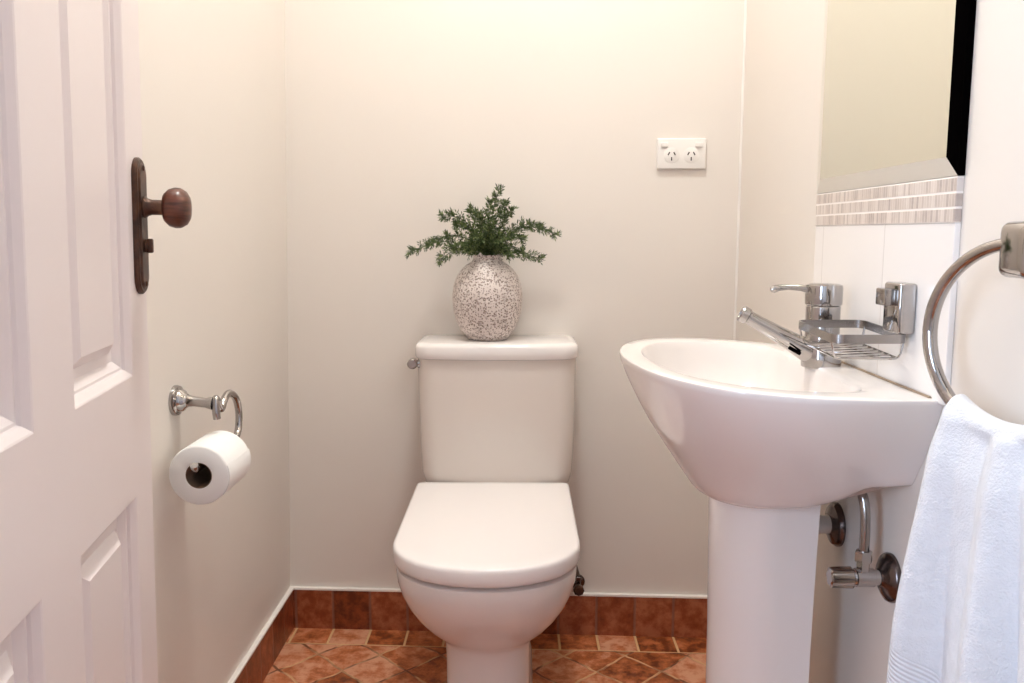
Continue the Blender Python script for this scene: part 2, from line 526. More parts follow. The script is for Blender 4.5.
tt.box((PC - 0.0035, 0.010, 1.018), (PC + 0.0035, 0.018, 1.036), 0.002)
tt.build('privacy_turn', M['bronze'], plate)
for z in (PZ0 + 0.013, PZ1 - 0.013):
    MB().lathe([(0.0035, 0.007), (0.0035, 0.0095), (0.002, 0.0103)], (PC, 0, z), (0, 1, 0), 14).build('screw', M['bronze'], plate)
# latch face on the door edge
MB().box((-0.0012, -0.030, 1.03), (0.0, -0.006, 1.13)).build('latch_plate', M['bronze'], dr, False)

# ------------------------------------------------------------------ toilet
TX = -0.0635
toilet = thing('toilet', 'white close-coupled toilet with closed lid standing against the back wall', 'toilet', (TX, 1.75, 0))
def dring(cx, hw, yf, yb, z, fr=None, n=40, rb=0.03):
    """D outline: elliptical front, straight sides, squared back with small corners"""
    fr = fr if fr else hw * 0.86
    pts = []
    for i in range(n + 1):
        t = pi * i / n
        e = 2 / 2.15
        c, s = cos(t), sin(t)
        pts.append((cx + hw * (abs(c) ** e) * (1 if c >= 0 else -1), yf + fr - fr * (abs(s) ** e), z))
    # now at (-hw) side; go back
    m = 6
    for i in range(1, 5): pts.append((cx - hw, yf + fr + (yb - rb - yf - fr) * i / 4, z))
    for i in range(1, m + 1):
        t = pi / 2 * i / m; pts.append((cx - hw + rb - rb * cos(t), yb - rb + rb * sin(t), z))
    for i in range(0, m):
        t = pi / 2 * i / m; pts.append((cx + hw - rb + rb * sin(t), yb - rb + rb * cos(t), z))
    for i in range(4, 0, -1): pts.append((cx + hw, yf + fr + (yb - rb - yf - fr) * i / 4, z))
    return pts
pan_s = [(0.0, .094, 1.530, 2.05), (0.012, .094, 1.528, 2.05), (0.03, .089, 1.535, 2.05), (0.12, .083, 1.545, 2.05), (0.20, .083, 1.547, 2.05), (0.236, .085, 1.545, 2.05), (0.245, .088, 1.540, 2.06),
         (0.256, .099, 1.528, 2.06), (0.275, .118, 1.506, 2.07), (0.30, .137, 1.482, 2.08), (0.33, .1535, 1.458, 2.09), (0.36, .1650, 1.439, 2.10), (0.385, .1715, 1.430, 2.10), (0.405, .1735, 1.427, 2.10), (0.413, .1725, 1.428, 2.098), (0.416, .168, 1.434, 2.09)]
pan = MB().loft([dring(TX, hw, yf, yb, z, rb=min(0.03, hw * 0.4)) for z, hw, yf, yb in pan_s])
pan.build('bowl', M['ceramic'], toilet, True, 40)
sr = MB().loft([dring(TX, .160, 1.442, 1.94, 0.4165), dring(TX, .165, 1.438, 1.945, 0.4175), dring(TX, .165, 1.438, 1.945, 0.4215), dring(TX, .160, 1.442, 1.94, 0.4230)])
sr.build('seat_ring', M['seat'], toilet, True, 40)
def lidring(hw, yf, yb, z, rb): return dring(TX, hw, yf, yb, z, rb=rb)
ld = MB().loft([lidring(.176, 1.426, 1.953, 0.4235, .012), lidring(.1785, 1.4235, 1.955, 0.4255, .013), lidring(.1795, 1.4225, 1.956, 0.432, .014), lidring(.1795, 1.4225, 1.956, 0.449, .014),
                lidring(.1785, 1.424, 1.955, 0.4535, .013), lidring(.1765, 1.4265, 1.953, 0.4562, .012), lidring(.172, 1.432, 1.949, 0.4575, .012), lidring(.15, 1.455, 1.93, 0.4582, .012)])
ld.build('toilet_lid', M['seat'], toilet, True, 50)
for s in (-1, 1):
    MB().lathe([(0.011, -0.022), (0.013, -0.019), (0.013, 0.019), (0.011, 0.022)], (TX + s * 0.075, 1.958, 0.432), (1, 0, 0), 16).build('hinge', M['seat'], toilet)
# cistern
CX = -0.0545
def cring(hw, yf, yb, z, rf=0.045, rb=0.02, bow=0.012):
    pts = []
    m = 8
    for i in range(0, 13):            # gently bowed front, left to right
        t = i / 12; x = -hw + rf + (2 * hw - 2 * rf) * t
        pts.append((CX + x, yf + bow * (2 * t - 1) ** 2 * 0.6, z))
    y0 = yf + bow * 0.6
    for i in range(1, m + 1):
        t = pi / 2 * i / m; pts.append((CX + hw - rf + rf * sin(t), y0 + rf * (1 - cos(t)) * 0.8, z))
    for i in range(0, 5):
        t = pi / 2 * i / 4; pts.append((CX + hw - rb + rb * cos(t), yb - rb + rb * sin(t), z))
    for i in range(0, 5):
        t = pi / 2 * i / 4; pts.append((CX - hw + rb - rb * sin(t), yb - rb + rb * cos(t), z))
    for i in range(m, 0, -1):
        t = pi / 2 * i / m; pts.append((CX - hw + rf - rf * sin(t), y0 + rf * (1 - cos(t)) * 0.8, z))
    return pts
CYB = 2.124
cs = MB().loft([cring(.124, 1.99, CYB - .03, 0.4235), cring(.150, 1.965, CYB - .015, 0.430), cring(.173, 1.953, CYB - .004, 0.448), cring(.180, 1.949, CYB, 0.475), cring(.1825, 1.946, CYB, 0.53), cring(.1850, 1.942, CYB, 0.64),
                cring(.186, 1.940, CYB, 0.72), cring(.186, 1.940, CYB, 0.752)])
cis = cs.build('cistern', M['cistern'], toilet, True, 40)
cl = MB().loft([cring(.183, 1.939, CYB, 0.7500), cring(.188, 1.9335, CYB, 0.7520), cring(.1905, 1.931, CYB, 0.757), cring(.191, 1.9305, CYB, 0.766), cring(.1905, 1.931, CYB, 0.778), cring(.1885, 1.933, CYB, 0.7835), cring(.184, 1.938, CYB - .004, 0.7868), cring(.174, 1.949, CYB - .010, 0.7884)])
cl.build('cistern_lid', M['ceramic'], toilet, True, 40)
fl = MB().lathe([(0.0105, 0.002), (0.0110, -0.003), (0.008, -0.005), (0.0065, -0.012)], (CX - .1815, 1.972, 0.738), (1, 0, 0), 20)
fl.lathe([(0.0085, 0.0), (0.0115, 0.003), (0.0120, 0.008), (0.0105, 0.013), (0.0125, 0.017), (0.0125, 0.022), (0.009, 0.026)], (CX - .1970, 1.985, 0.738), (0, -1, 0), 22)
o = fl.build('flush_lever', M['chrome'], toilet); o['label'] = 'chrome flush lever'

# stop valve and hose behind the toilet
vx, vz = 0.150, 0.142
vy = back_y(vx)
sv = thing('stop_valve', 'small dark stop valve with hose low on the back wall beside the toilet', 'valve', (vx, vy, vz))
MB().lathe([(0.020, 0.0), (0.0195, 0.003), (0.012, 0.006)], (vx, vy, vz), (0, -1, 0), 20).build('escutcheon', M['dark_metal'], sv)
b = MB().tube([(vx, vy - 0.004, vz), (vx, vy - 0.045, vz)], 0.008, 14)
b.tube([(vx, vy - 0.034, vz - 0.006), (vx, vy - 0.034, vz + 0.030)], 0.007, 14)
b.lathe([(0.009, 0.018), (0.0105, 0.019), (0.0105, 0.028), (0.009, 0.029)], (vx, vy - 0.034, vz), (0, 0, 1), 6)
b.build('valve_body', M['dark_metal'], sv)
hd = MB().lathe([(0.006, 0.044), (0.013, 0.046), (0.014, 0.050), (0.014, 0.060), (0.010, 0.063)], (vx, vy, vz), (0, -1, 0), 8)
hd.build('valve_handle', M['bronze'], sv)
hp = catmull([(vx, vy - 0.034, vz + 0.028), (vx - 0.012, vy - 0.036, vz + 0.07), (0.112, vy - 0.04, 0.30), (0.104, vy - 0.045, 0.39), (0.100, vy - 0.05, 0.440)], 8)
MB().tube(hp, 0.0055, 12).build('hose', M['hose'], sv)

# ------------------------------------------------------------------ vase and greenery
VX, VY, VZ = -0.078, 2.03, 0.7888
vp = [(0.042, 0.0), (0.046, 0.0015), (0.053, 0.009), (0.0675, 0.029), (0.0785, 0.058), (0.0830, 0.088), (0.0825, 0.115), (0.0765, 0.142), (0.065, 0.163), (0.050, 0.178), (0.039, 0.185), (0.034, 0.191), (0.0325, 0.197), (0.034, 0.200), (0.0325, 0.2015),
      (0.029, 0.200), (0.028, 0.190), (0.034, 0.178)]
vs = catmull([(r, 0, h) for r, h in vp], 4)
vase = MB().lathe([(p.x, p.z) for p in vs], (VX, VY, VZ), (0, 0, 1), 48).build('vase', M['vase'], None, True, 60, origin=(VX, VY, VZ))
tag(vase, 'round white speckled ceramic vase standing on the cistern lid', 'vase')
fern = thing('fern_bunch', 'bunch of feathery dark green fern fronds standing in the speckled vase', 'plant', (VX, VY, VZ + 0.16))
def px2w(px, py): px = 488 + (px - 488) * .95; return (-0.0766 + (px - 488) * 0.00244, 0.9825 + (258 - py) * 0.00218)
fronds = [ # tip px, mid px, depth offset of the tip, density
    ((409, 251), (445, 240), -0.02, 1.0), ((425, 244), (455, 233), 0.02, .9), ((441, 212), (465, 218), 0.0, 1.0), ((456, 222), (472, 226), -0.05, 1.0), ((470, 205), (480, 222), 0.02, 1.1),
    ((500, 184), (492, 214), -0.01, .75), ((492, 196), (488, 222), 0.03, 1.1), ((480, 208), (484, 228), -0.05, 1.2), ((512, 206), (502, 224), -0.03, 1.1), ((505, 198), (497, 220), 0.04, 1.0),
    ((559, 233), (525, 222), 0.02, .9), ((541, 225), (515, 226), -0.03, .8), ((542, 259), (515, 252), 0.0, .9), ((527, 252), (508, 246), -0.07, 1.0), ((524, 238), (505, 236), -0.05, 1.0),
    ((440, 260), (462, 246), -0.05, 1.0), ((455, 246), (472, 240), -0.08, 1.1), ((478, 232), (483, 240), -0.08, 1.2), ((500, 236), (494, 240), -0.09, 1.2), ((492, 220), (489, 236), -0.06, 1.2), ((468, 252), (477, 246), -0.07, 1.2), ((510, 254), (500, 247), -0.07, 1.1),
]
for (tpx, mpx, dy, dens) in fronds:
    tx, tz = px2w(*tpx); mx, mz = px2w(*mpx)
    bx, by = VX + random.uniform(-.012, .012), VY + random.uniform(-.012, .012)
    path = catmull([(VX + (bx - VX) * .5, by, VZ + 0.17), (bx, by, VZ + 0.203), (mx, VY + dy * 0.5, mz), (tx, VY + dy, tz)], 9)
    m = MB(); lf = MB()
    n = len(path)
    m.tube(path, [0.0016 - 0.001 * i / n for i in range(n)], 6)
    L = sum((path[i + 1] - path[i]).length for i in range(n - 1))
    def leaflet(p, d, ln, w):
        d = d.normalized()
        s = d.cross(Vector((random.uniform(-1, 1), random.uniform(-1, 1), random.uniform(-1, 1)))).normalized() * w
        u = d.cross(s).normalized() * w * 0.45
        lf.add([p, p + d * ln * .45 + s + u, p + d * ln, p + d * ln * .45 - s + u, p + d * ln * .5 - u * .6], [[0, 1, 4], [1, 2, 4], [2, 3, 4], [3, 0, 4]])
    for i in range(10, n - 1):
        t0 = (i - 9) / (n - 10)
        for r in range(max(1, int(1.7 * dens * L / 0.10 + random.random()))):
            a = random.random()
            p = path[i].lerp(path[i + 1], a)
            tan = (path[i + 1] - path[i]).normalized()
            side = tan.cross(Vector((random.uniform(-1, 1), random.uniform(-1, 1), random.uniform(-1, 1)))).normalized()
            sl = 0.019 * (1.15 - 0.6 * t0) * random.uniform(.5, 1.15)
            br = (tan * 0.8 + side + Vector((0, 0, 0.1))).normalized()
            e = p + br * sl
            m.tube([p, e], 0.0005, 3, False)
            for q in range(3):
                tq = (q + 0.5) / 3
                for sg in (-1, 1):
                    s2 = br.cross(Vector((random.uniform(-1, 1), random.uniform(-1, 1), random.uniform(-1, 1)))).normalized()
                    leaflet(p.lerp(e, tq), br * 0.9 + s2, random.uniform(.007, .0125), random.uniform(.0011, .0019))
            leaflet(e, br, random.uniform(.008, .013), 0.0015)
    leaflet(path[-1], path[-1] - path[-2], 0.014, 0.0014)
    fo = lf.build('frond', M['leaf'], fern, False)
    m.build('frond_stem', M['stem'], fo, False)

# ------------------------------------------------------------------ toilet roll and holder
RX, RZ, RY0, RY1, RR = -0.523, 0.650, 1.340, 1.452, 0.0500
roll = thing('toilet_roll', 'white toilet paper roll hanging on the chrome holder beside the door', 'toilet roll', (RX, RY0, RZ))
n = 48
def rr(r, y): return [(RX + r * cos(2 * pi * j / n), y, RZ + r * sin(2 * pi * j / n)) for j in range(n)]
MB().loft([rr(.0215, RY0 + .001), rr(.0225, RY0), rr(.047, RY0), rr(RR - .001, RY0 + .0015), rr(RR, RY0 + .004), rr(RR, RY1 - .004), rr(RR - .001, RY1 - .0015), rr(.047, RY1), rr(.0225, RY1), rr(.0215, RY1 - .001), rr(.0215, RY0 + .001)], False, False).build('paper', M['paper'], roll, True, 40)
MB().loft([rr(.0215, RY0 + .0005), rr(.0205, RY0 + .0005), rr(.0205, RY1 - .0005), rr(.0215, RY1 - .0005), rr(.0215, RY0 + .0005)], False, False).build('cardboard_tube', M['card'], roll, True, 40)
# loose outer sheet
MB().loft([[(RX + (RR + .0006) * cos(t), y, RZ + (RR + .0006) * sin(t)) for t in [radians(20 - 60 * i / 10) for i in range(11)]] + [(RX + (RR - .0004) * cos(t), y, RZ + (RR - .0004) * sin(t)) for t in [radians(-40 + 60 * i / 10) for i in range(11)]] for y in (RY0 + .001, RY1 - .001)]).build('loose_sheet', M['paper'], roll, True, 40)
HZ, HY = 0.757, 1.430
hx = XL + LEAN * HZ
hold = thing('toilet_roll_holder', 'chrome toilet roll holder with curled arm on the left wall', 'toilet roll holder', (hx, HY, HZ))
MB().lathe([(0.0262, -0.001), (0.0265, 0.004), (0.0250, 0.008), (0.0205, 0.010), (0.0195, 0.013), (0.0175, 0.017), (0.0130, 0.020), (0.0115, 0.023)], (hx, HY, HZ), (1, 0, -0.02), 36).build('wall_mount', M['chrome'], hold)
MB().lathe([(0.0115, 0.0), (0.0100, 0.006), (0.0085, 0.014), (0.0088, 0.034), (0.0105, 0.040), (0.0115, 0.046)], (hx + .02, HY, HZ - .0005), (1, 0, -0.10), 24).build('arm', M['chrome'], hold)
rodp = catmull([(hx + .072, HY - 0.001, HZ - 0.032), (hx + .071, HY - .002, HZ - 0.016), (hx + .070, HY + .002, HZ + .002), (RX, HY + .012, HZ - .006), (RX, HY + .026, HZ - .020), (RX, HY + .045, HZ - .006), (RX, HY + .072, HZ - .001), (RX, HY + .105, HZ - .018), (RX, HY + .118, HZ - .050), (RX, HY + .108, HZ - .080),
                 (RX, HY + .080, RZ + .014), (RX, HY + .035, RZ + .0135), (RX, HY - .04, RZ + .0138), (RX, RY0 - .002, RZ + .0138), (RX, RY0 - .012, RZ + .017), (RX, RY0 - .016, RZ + .022)], 6)
MB().tube(rodp, 0.0066, 14).build('curled_rod', M['chrome'], hold)

# ------------------------------------------------------------------ pedestal basin
ZR = 0.832
def rim_z(x): return ZR + 0.055 * (XR - x)
C0 = Vector((0.36, 1.325))
outer_pts = [(XR, 1.060), (0.44, 1.036), (0.345, 1.030), (0.255, 1.062), (0.188, 1.155), (0.160, 1.30), (0.170, 1.42), (0.205, 1.515), (0.265, 1.588), (0.35, 1.618), (0.44, 1.605), (XR, 1.575)]
outer = [Vector((p.x, p.y)) for p in catmull([(x, y, 0) for x, y in outer_pts], 10)]
bot_pts = [(XR, 1.132, .700), (0.508, 1.138, .696), (0.482, 1.152, .689), (0.452, 1.180, .662), (0.41, 1.215, .640), (0.345, 1.235, .634), (0.305, 1.268, .634), (0.288, 1.325, .634),
           (0.305, 1.385, .634), (0.345, 1.42, .634), (0.41, 1.44, .640), (0.452, 1.475, .662), (0.478, 1.51, .689), (0.508, 1.53, .696), (XR, 1.54, .700)]
bott = catmull(bot_pts, 10)
inner_pts = [(0.445, 1.112), (0.35, 1.088), (0.265, 1.125), (0.215, 1.21), (0.198, 1.32), (0.212, 1.43), (0.26, 1.525), (0.35, 1.572), (0.445, 1.55), (0.462, 1.45), (0.462, 1.33), (0.462, 1.21)]
inner = [Vector((p.x, p.y)) for p in catmull([(x, y, 0) for x, y in inner_pts], 10, True)]
def raycast(poly, ang):
    d = Vector((cos(ang), sin(ang))); best = None
    for i in range(len(poly)):
        a = poly[i] - C0; b = poly[(i + 1) % len(poly)] - C0
        e = b - a
        den = d.x * e.y - d.y * e.x
        if abs(den) < 1e-12: continue
        t = (a.x * e.y - a.y * e.x) / den
        u = (a.x * d.y - a.y * d.x) / den
        if t > 0 and -1e-6 <= u <= 1 + 1e-6 and (best is None or t > best): best = t
    return C0 + d * best
def resample(poly, n):
    P = [Vector(p) for p in poly]
    d = [0.0]
    for i in range(len(P) - 1): d.append(d[-1] + (P[i + 1] - P[i]).length)
    out = []; j = 0
    for i in range(n + 1):
        t = d[-1] * i / n
        while j < len(P) - 2 and d[j + 1] < t: j += 1
        out.append(P[j].lerp(P[j + 1], (t - d[j]) / max(1e-9, d[j + 1] - d[j])))
    return out
NU_, NW_ = 120, 40
O = resample(outer, NU_); B3 = resample(bott, NU_)
O += [O[-1].lerp(O[0], i / NW_) for i in range(1, NW_)]
B3 += [B3[NU_].lerp(B3[0], i / NW_) for i in range(1, NW_)]
NB = len(O)
B = [Vector((p.x, p.y)) for p in B3]
I = [raycast(inner, atan2(p.y - C0.y, p.x - C0.x)) for p in O]
rings = []
# profile: t -> (horizontal mix outer->bottom, vertical mix rim->bottom)
prof = [(1.0, 1.0), (0.955, 0.985), (0.89, 0.945), (0.80, 0.87), (0.68, 0.765), (0.52, 0.625), (0.35, 0.47), (0.225, 0.335), (0.12, 0.21), (0.05, 0.115), (0.012, 0.052), (0.0, 0.02), (0.004, 0.006), (0.016, 0.0)]
for hmix, vmix in prof:
    r = []
    for i in range(NB):
        p = O[i].lerp(B[i], hmix)
        zt = rim_z(O[i].x); zb = B3[i].z
        r.append((min(p.x, XR - 0.0006), p.y, zt + (zb - zt) * vmix))
    rings.append(r)
for k_, dz in ((0.35, 0.0), (0.75, 0.0), (0.93, -0.0015), (1.0, -0.006)):
    r = []
    for i in range(NB):
        p = O[i].lerp(I[i], k_)
        r.append((min(p.x, XR - 0.0006), p.y, rim_z(p.x) + dz))
    rings.append(r)
DC = Vector((0.335, 1.325))
for s, dz in ((0.985, -0.014), (0.955, -0.035), (0.90, -0.062), (0.80, -0.088), (0.62, -0.108), (0.40, -0.120), (0.2, -0.126), (0.09, -0.128)):
    r = []
    for i in range(NB):
        p = DC.lerp(I[i], s)
        r.append((p.x, p.y, rim_z(I[i].x) * (s) + rim_z(DC.x) * (1 - s) + dz))
    rings.append(r)
basin = thing('wash_basin', 'white pedestal wash basin fixed to the right wall below the mirror', 'basin', (0.39, 1.325, 0))
MB().loft(rings).build('basin_bowl', M['ceramic'], basin, True, 38)
MB().lathe([(0.021, 0.0), (0.022, 0.002), (0.017, 0.0035), (0.010, 0.002), (0.004, 0.001)], (DC.x, DC.y, rim_z(DC.x) - 0.1285), (0, 0, 1), 24).build('drain', M['chrome'], basin)
def pring(sc, z, xb=0.448):
    cx, cy, r = 0.392, 1.325, 0.083 * sc
    pts = []
    for i in range(33):
        t = pi / 2 + pi * i / 32
        pts.append((cx + r * cos(t), cy + r * sin(t) * 0.985, z))
    for i in range(1, 9):   # straight sides back towards the wall, open hollow between
        pts.append((cx + (xb - cx) * i / 8, cy - r * 0.985, z))
    for i in range(7, -1, -1):
        pts.append((cx + (xb - cx) * i / 8, cy - r * 0.985 + 0.018, z))
    for i in range(31, 0, -1):
        t = pi / 2 + pi * i / 32
        pts.append((cx + (r - .018) * cos(t), cy + (r * .985 - .018) * sin(t), z))
    for i in range(0, 9):
        pts.append((cx + (xb - cx) * i / 8, cy + r * 0.985 - 0.018, z))
    for i in range(8, 0, -1):
        pts.append((cx + (xb - cx) * i / 8, cy + r * 0.985, z))
    return pts
pd = MB().loft([pring(1.06, 0.0), pring(1.06, 0.012), pring(0.995, 0.05), pring(0.985, 0.2), pring(1.0, 0.40), pring(1.03, 0.55, .45), pring(1.05, 0.640, .452)])
pd.build('pedestal', M['ceramic'], basin, True, 40)
# seal between basin and wall tiles
sl = MB().tube([(XR - 0.010, 1.075, rim_z(XR) + 0.001), (XR - 0.010, 1.55, rim_z(XR) + 0.001)], 0.0022, 8)
sl.build('silicone_seal', M['grime'], basin)
# supply valve under the basin and drain plate beyond the pedestal
EY, EZ = 1.174, 0.551
av = thing('angle_valve', 'chrome angle valve with wall plate and pipe under the basin', 'valve', (XR, EY, EZ))
MB().lathe([(0.035, 0.0), (0.0355, 0.004), (0.033, 0.009), (0.024, 0.014), (0.015, 0.017), (0.013, 0.019)], (XR, EY, EZ), (-1, 0, 0), 36).build('escutcheon', M['dark_metal'], av)
vb = MB().lathe([(0.0115, 0.012), (0.0115, 0.026), (0.0135, 0.027), (0.0135, 0.052), (0.0115, 0.053), (0.010, 0.058)], (XR, EY, EZ), (-1, 0, 0), 20)
vb.lathe([(0.0095, 0.0), (0.0095, 0.020), (0.0125, 0.0205), (0.0125, 0.034), (0.0105, 0.036)], (XR - 0.042, EY, EZ + 0.004), (0, 0, 1), 6)
vb.build('valve_body', M['chrome'], av, True, 30)
vh = MB()
hprof = []
for j in range(48):
    a = 2 * pi * j / 48; r = 0.0135 + 0.0022 * (1 if cos(6 * a) > 0.1 else 0)
    hprof.append((r, a))
vh.loft([[(XR - x, EY + (r - s_) * cos(a), EZ + (r - s_) * sin(a)) for r, a in hprof] for x, s_ in ((0.056, .002), (0.058, 0.0), (0.088, .001), (0.090, .004))])
vh.build('valve_handle', M['chrome'], av, True, 30)
MB().tube(catmull([(XR - .042, EY, EZ + .036), (XR - .042, EY, EZ + .075), (XR - .043, EY + .006, EZ + .11), (XR - .048, EY + .030, EZ + .145), (XR - .052, EY + .04, EZ + .165)], 8), 0.0070, 14).build('supply_pipe', M['chrome_soft'], av)
dv = thing('waste_pipe', 'dark wall plate and pale waste pipe half hidden behind the basin pedestal', 'pipe', (XR, 1.385, 0.548))
MB().lathe([(0.037, 0.0), (0.037, 0.004), (0.033, 0.010), (0.022, 0.014), (0.016, 0.016)], (XR, 1.385, 0.556), (-1, 0, 0), 36).build('escutcheon', M['dark_metal'], dv)
MB().tube(catmull([(XR, 1.385, 0.556), (XR - .05, 1.380, 0.556), (XR - .075, 1.37, 0.545), (XR - .08, 1.36, 0.50), (XR - .10, 1.345, 0.47), (XR - .13, 1.335, 0.49), (XR - .14, 1.33, 0.54), (XR - .14, 1.33, 0.66)], 6), 0.0155, 16).build('trap_pipe', M['plastic'], dv)

# ------------------------------------------------------------------ mixer tap
MX, MY = 0.478, 1.340
mz = rim_z(MX) + 0.0
tap = thing('mixer_tap', 'chrome single lever mixer tap standing on the basin deck', 'tap', (MX, MY, mz))
MB().lathe([(0.0300, -0.003), (0.0305, 0.004), (0.0300, 0.020), (0.0270, 0.030), (0.0262, 0.034), (0.0262, 0.075), (0.0262, 0.092), (0.0250, 0.094)], (MX, MY, mz), (0, 0, 1), 36).build('tap_body', M['chrome'], tap, True, 30)
cap = MB().lathe([(0.0262, 0.0945), (0.0278, 0.096), (0.0282, 0.100), (0.0282, 0.122), (0.0272, 0.126), (0.022, 0.128), (0.001, 0.1285)], (MX, MY, mz), (0, 0, 1), 36).build('handle_cap', M['chrome'], tap, True, 30)
lv = MB().tube([(MX - .020, MY + .000, mz + .117), (MX - .036, MY, mz + .1215), (MX - .056, MY + .001, mz + .1225), (MX - .070, MY + .001, mz + .1215), (MX - .079, MY + .001, mz + .1195), (MX - .083, MY + .001, mz + .118)], [.0058, .0052, .0045, .0052, .0062, .0040], 14)
lv.build('lever', M['chrome'], cap)
# spout: a tapered bar rising from the foot of the body
sp0 = Vector((MX - .004, MY - .004, mz + .012)); sp1 = Vector((MX - .112, MY + .010, mz + .073))
spd = (sp1 - sp0).normalized()
spp = [sp0.lerp(sp1, t) for t in (0, .15, .35, .6, .85, 1.0)]
MB().tube(spp, [.0205, .0190, .0160, .0130, .0114, .0108], 20).build('spout', M['chrome'], tap, True, 40)
MB().lathe([(.0106, -.001), (.0110, .001), (.0110, .003), (.0132, .0045), (.0134, .015), (.0122, .017), (.0095, .0168), (.0085, .012)], sp1, spd, 24).build('aerator', M['chrome'], tap, True, 30)
MB().tube([(MX - .040, MY - .020, mz + .020), (MX - .058, MY - .022, mz + .030)], .003, 10).build('plug_lift', M['black'], tap)

# ------------------------------------------------------------------ soap basket
SX, SY = XR - 0.008, 1.155
sb = thing('soap_basket', 'chrome wire soap basket fixed to the tiles in front of the tap', 'soap basket', (SX, SY, 0.94))
mt = MB().box((SX - .024, SY - .025, 0.908), (SX, SY + .025, 0.976), 0.004, 3)
mo = mt.build('wall_mount', M['chrome'], sb, True, 30)
MB().box((SX - .038, SY - .012, 0.945), (SX - .023, SY + .018, 0.968), 0.002).build('clamp_block', M['chrome_soft'], mo, True, 30)
BX0, BX1, BY0, BY1 = 0.418, 0.520, 1.130, 1.285
def band_ring(off, z):
    r = 0.016; pts = []
    for (cx, cy, a0) in ((BX1 - r, BY1 - r, 0), (BX0 + r, BY1 - r, 90), (BX0 + r, BY0 + r, 180), (BX1 - r, BY0 + r, 270)):
        for i in range(7):
            a = radians(a0 + 15 * i); pts.append((cx + (r + off) * cos(a), cy + (r + off) * sin(a), z + 0.03 * (cy + (r + off) * sin(a) - BY0)))
    return pts
bz0, bz1 = 0.8955, 0.9075
bd = MB().loft([band_ring(0, bz0), band_ring(0, bz1), band_ring(-.0025, bz1), band_ring(-.0025, bz0), band_ring(0, bz0)], False, False)
bd.build('rim_band', M['chrome_soft'], sb, True, 40)
wr = MB()
lowp = band_ring(-.010, 0.874)
wr.tube(lowp, 0.0018, 8, closed=True)
for i in range(7):
    y = BY0 + .014 + (BY1 - BY0 - .028) * i / 6 * .86
    wr.tube([(BX0 + .011, y, .8745 + .03 * (y - BY0)), (BX1 - .011, y + .020, .8745 + .03 * (y + .02 - BY0))], 0.0015, 8)
wr.build('wire_base', M['chrome'], sb)
for x, y in ((BX0 + .006, BY0 + .012), (BX1 - .006, BY0 + .012), (BX0 + .006, BY1 - .012), (BX1 - .006, BY1 - .012)):
    zz = 0.03 * (y - BY0)
    MB().tube([(x + (.004 if x < .46 else -.004), y, 0.874 + zz), (x, y, 0.880 + zz), (x - (.004 if x < .46 else -.004), y, 0.899 + zz)], 0.0016, 8).build('upright', M['chrome'], sb)

# ------------------------------------------------------------------ towel ring and towel
RC = Vector((0.494, 0.847, 0.934)); ph = radians(17)
RD = Vector((-sin(ph), cos(ph), 0)); RN = Vector((-cos(ph), -sin(ph), 0))
RA, RB = 0.112, 0.099
tr = thing('towel_ring', 'chrome towel ring on the right wall holding the white towel', 'towel ring', (XR, 0.847, 1.03))
bm_ = MB().box((XR - .052, 0.847 - .026, 0.998), (XR, 0.847 + .026, 1.054), 0.010, 4)
bm_.build('wall_mount', M['chrome'], tr, True, 30)
rp = []; rad = []
for i in range(72):
    a = 2 * pi * i / 72
    rp.append(RC + RD * RA * cos(a) + Vector((0, 0, RB * sin(a))))
    rad.append(0.0062 + 0.0016 * abs(cos(a)))
MB().tube(rp, rad, 14, closed=True).build('ring', M['chrome'], tr)

def towel():
    m = MB(); uv = []
    NU, a0, a1 = 56, radians(-136), radians(-53.5)
    lf, lb = 0.56, 0.52
    vs_ = []
    ov = 0.012
    steps = []
    K = 54
    for i in range(K + 1): steps.append(('f', lf * (1 - i / K)))
    for i in range(1, 10): steps.append(('o', pi * i / 10))
    for i in range(0, 31): steps.append(('b', lb * i / 30))
    grid = []
    for kind, s in steps:
        row = []
        for j in range(NU + 1):
            u = j / NU
            a = a0 + (a1 - a0) * u
            p = RC + RD * RA * cos(a) + Vector((0, 0, RB * sin(a)))
            w = (u - 0.5)
            if kind == 'o':
                q = p + RN * ov * cos(s) + Vector((0, 0, ov * sin(s) * 1.1))
                v = 0.0
            else:
                g_ = sstep(0, 0.30, s)
                fold = (0.016 * sin(u * 15.0 + 0.6) + 0.007 * sin(u * 27 + s * 6 + 1.0)) * (0.35 + 0.65 * g_)
                if kind == 'f':
                    bulge = ov + 0.010 * sstep(0, 0.06, s) + 0.012 * g_ + fold
                    q = p + RN * bulge
                    spread = 0.040 * s / lf * 2
                    q = q + RD * (w * spread * 1.25)
                    # bottom hem evens out although the fold follows the ring
                    q.z = p.z - s * (0.93 + 0.07 * cos(w * 6)) 
                else:
                    q = p - RN * (ov * 1.0 + 0.0035 * sin(u * 17) * g_)
                    q = q + RD * (w * 0.05 * s / lb * 2)
                    q.z = p.z - s
                    q.x = min(q.x, XR - 0.010)
                v = s if kind == 'f' else -s
            row.append(q); uv.append((u * 0.25, v))
        grid.append(row)
    n = NU + 1
    for r in grid: m.v += r
    for i in range(len(grid) - 1):
        for j in range(NU):
            m.f.append([i * n + j, i * n + j + 1, (i + 1) * n + j + 1, (i + 1) * n + j])
    m.uv = uv
    o = m.build('towel', M['towel'], None, True, 80)
    md = o.modifiers.new('thick', 'SOLIDIFY'); md.thickness = 0.009; md.offset = 0.0
    md2 = o.modifiers.new('smooth', 'SUBSURF'); md2.levels = 1; md2.render_levels = 1
    return o
tag(towel(), 'white terry hand towel draped over the chrome towel ring', 'towel')

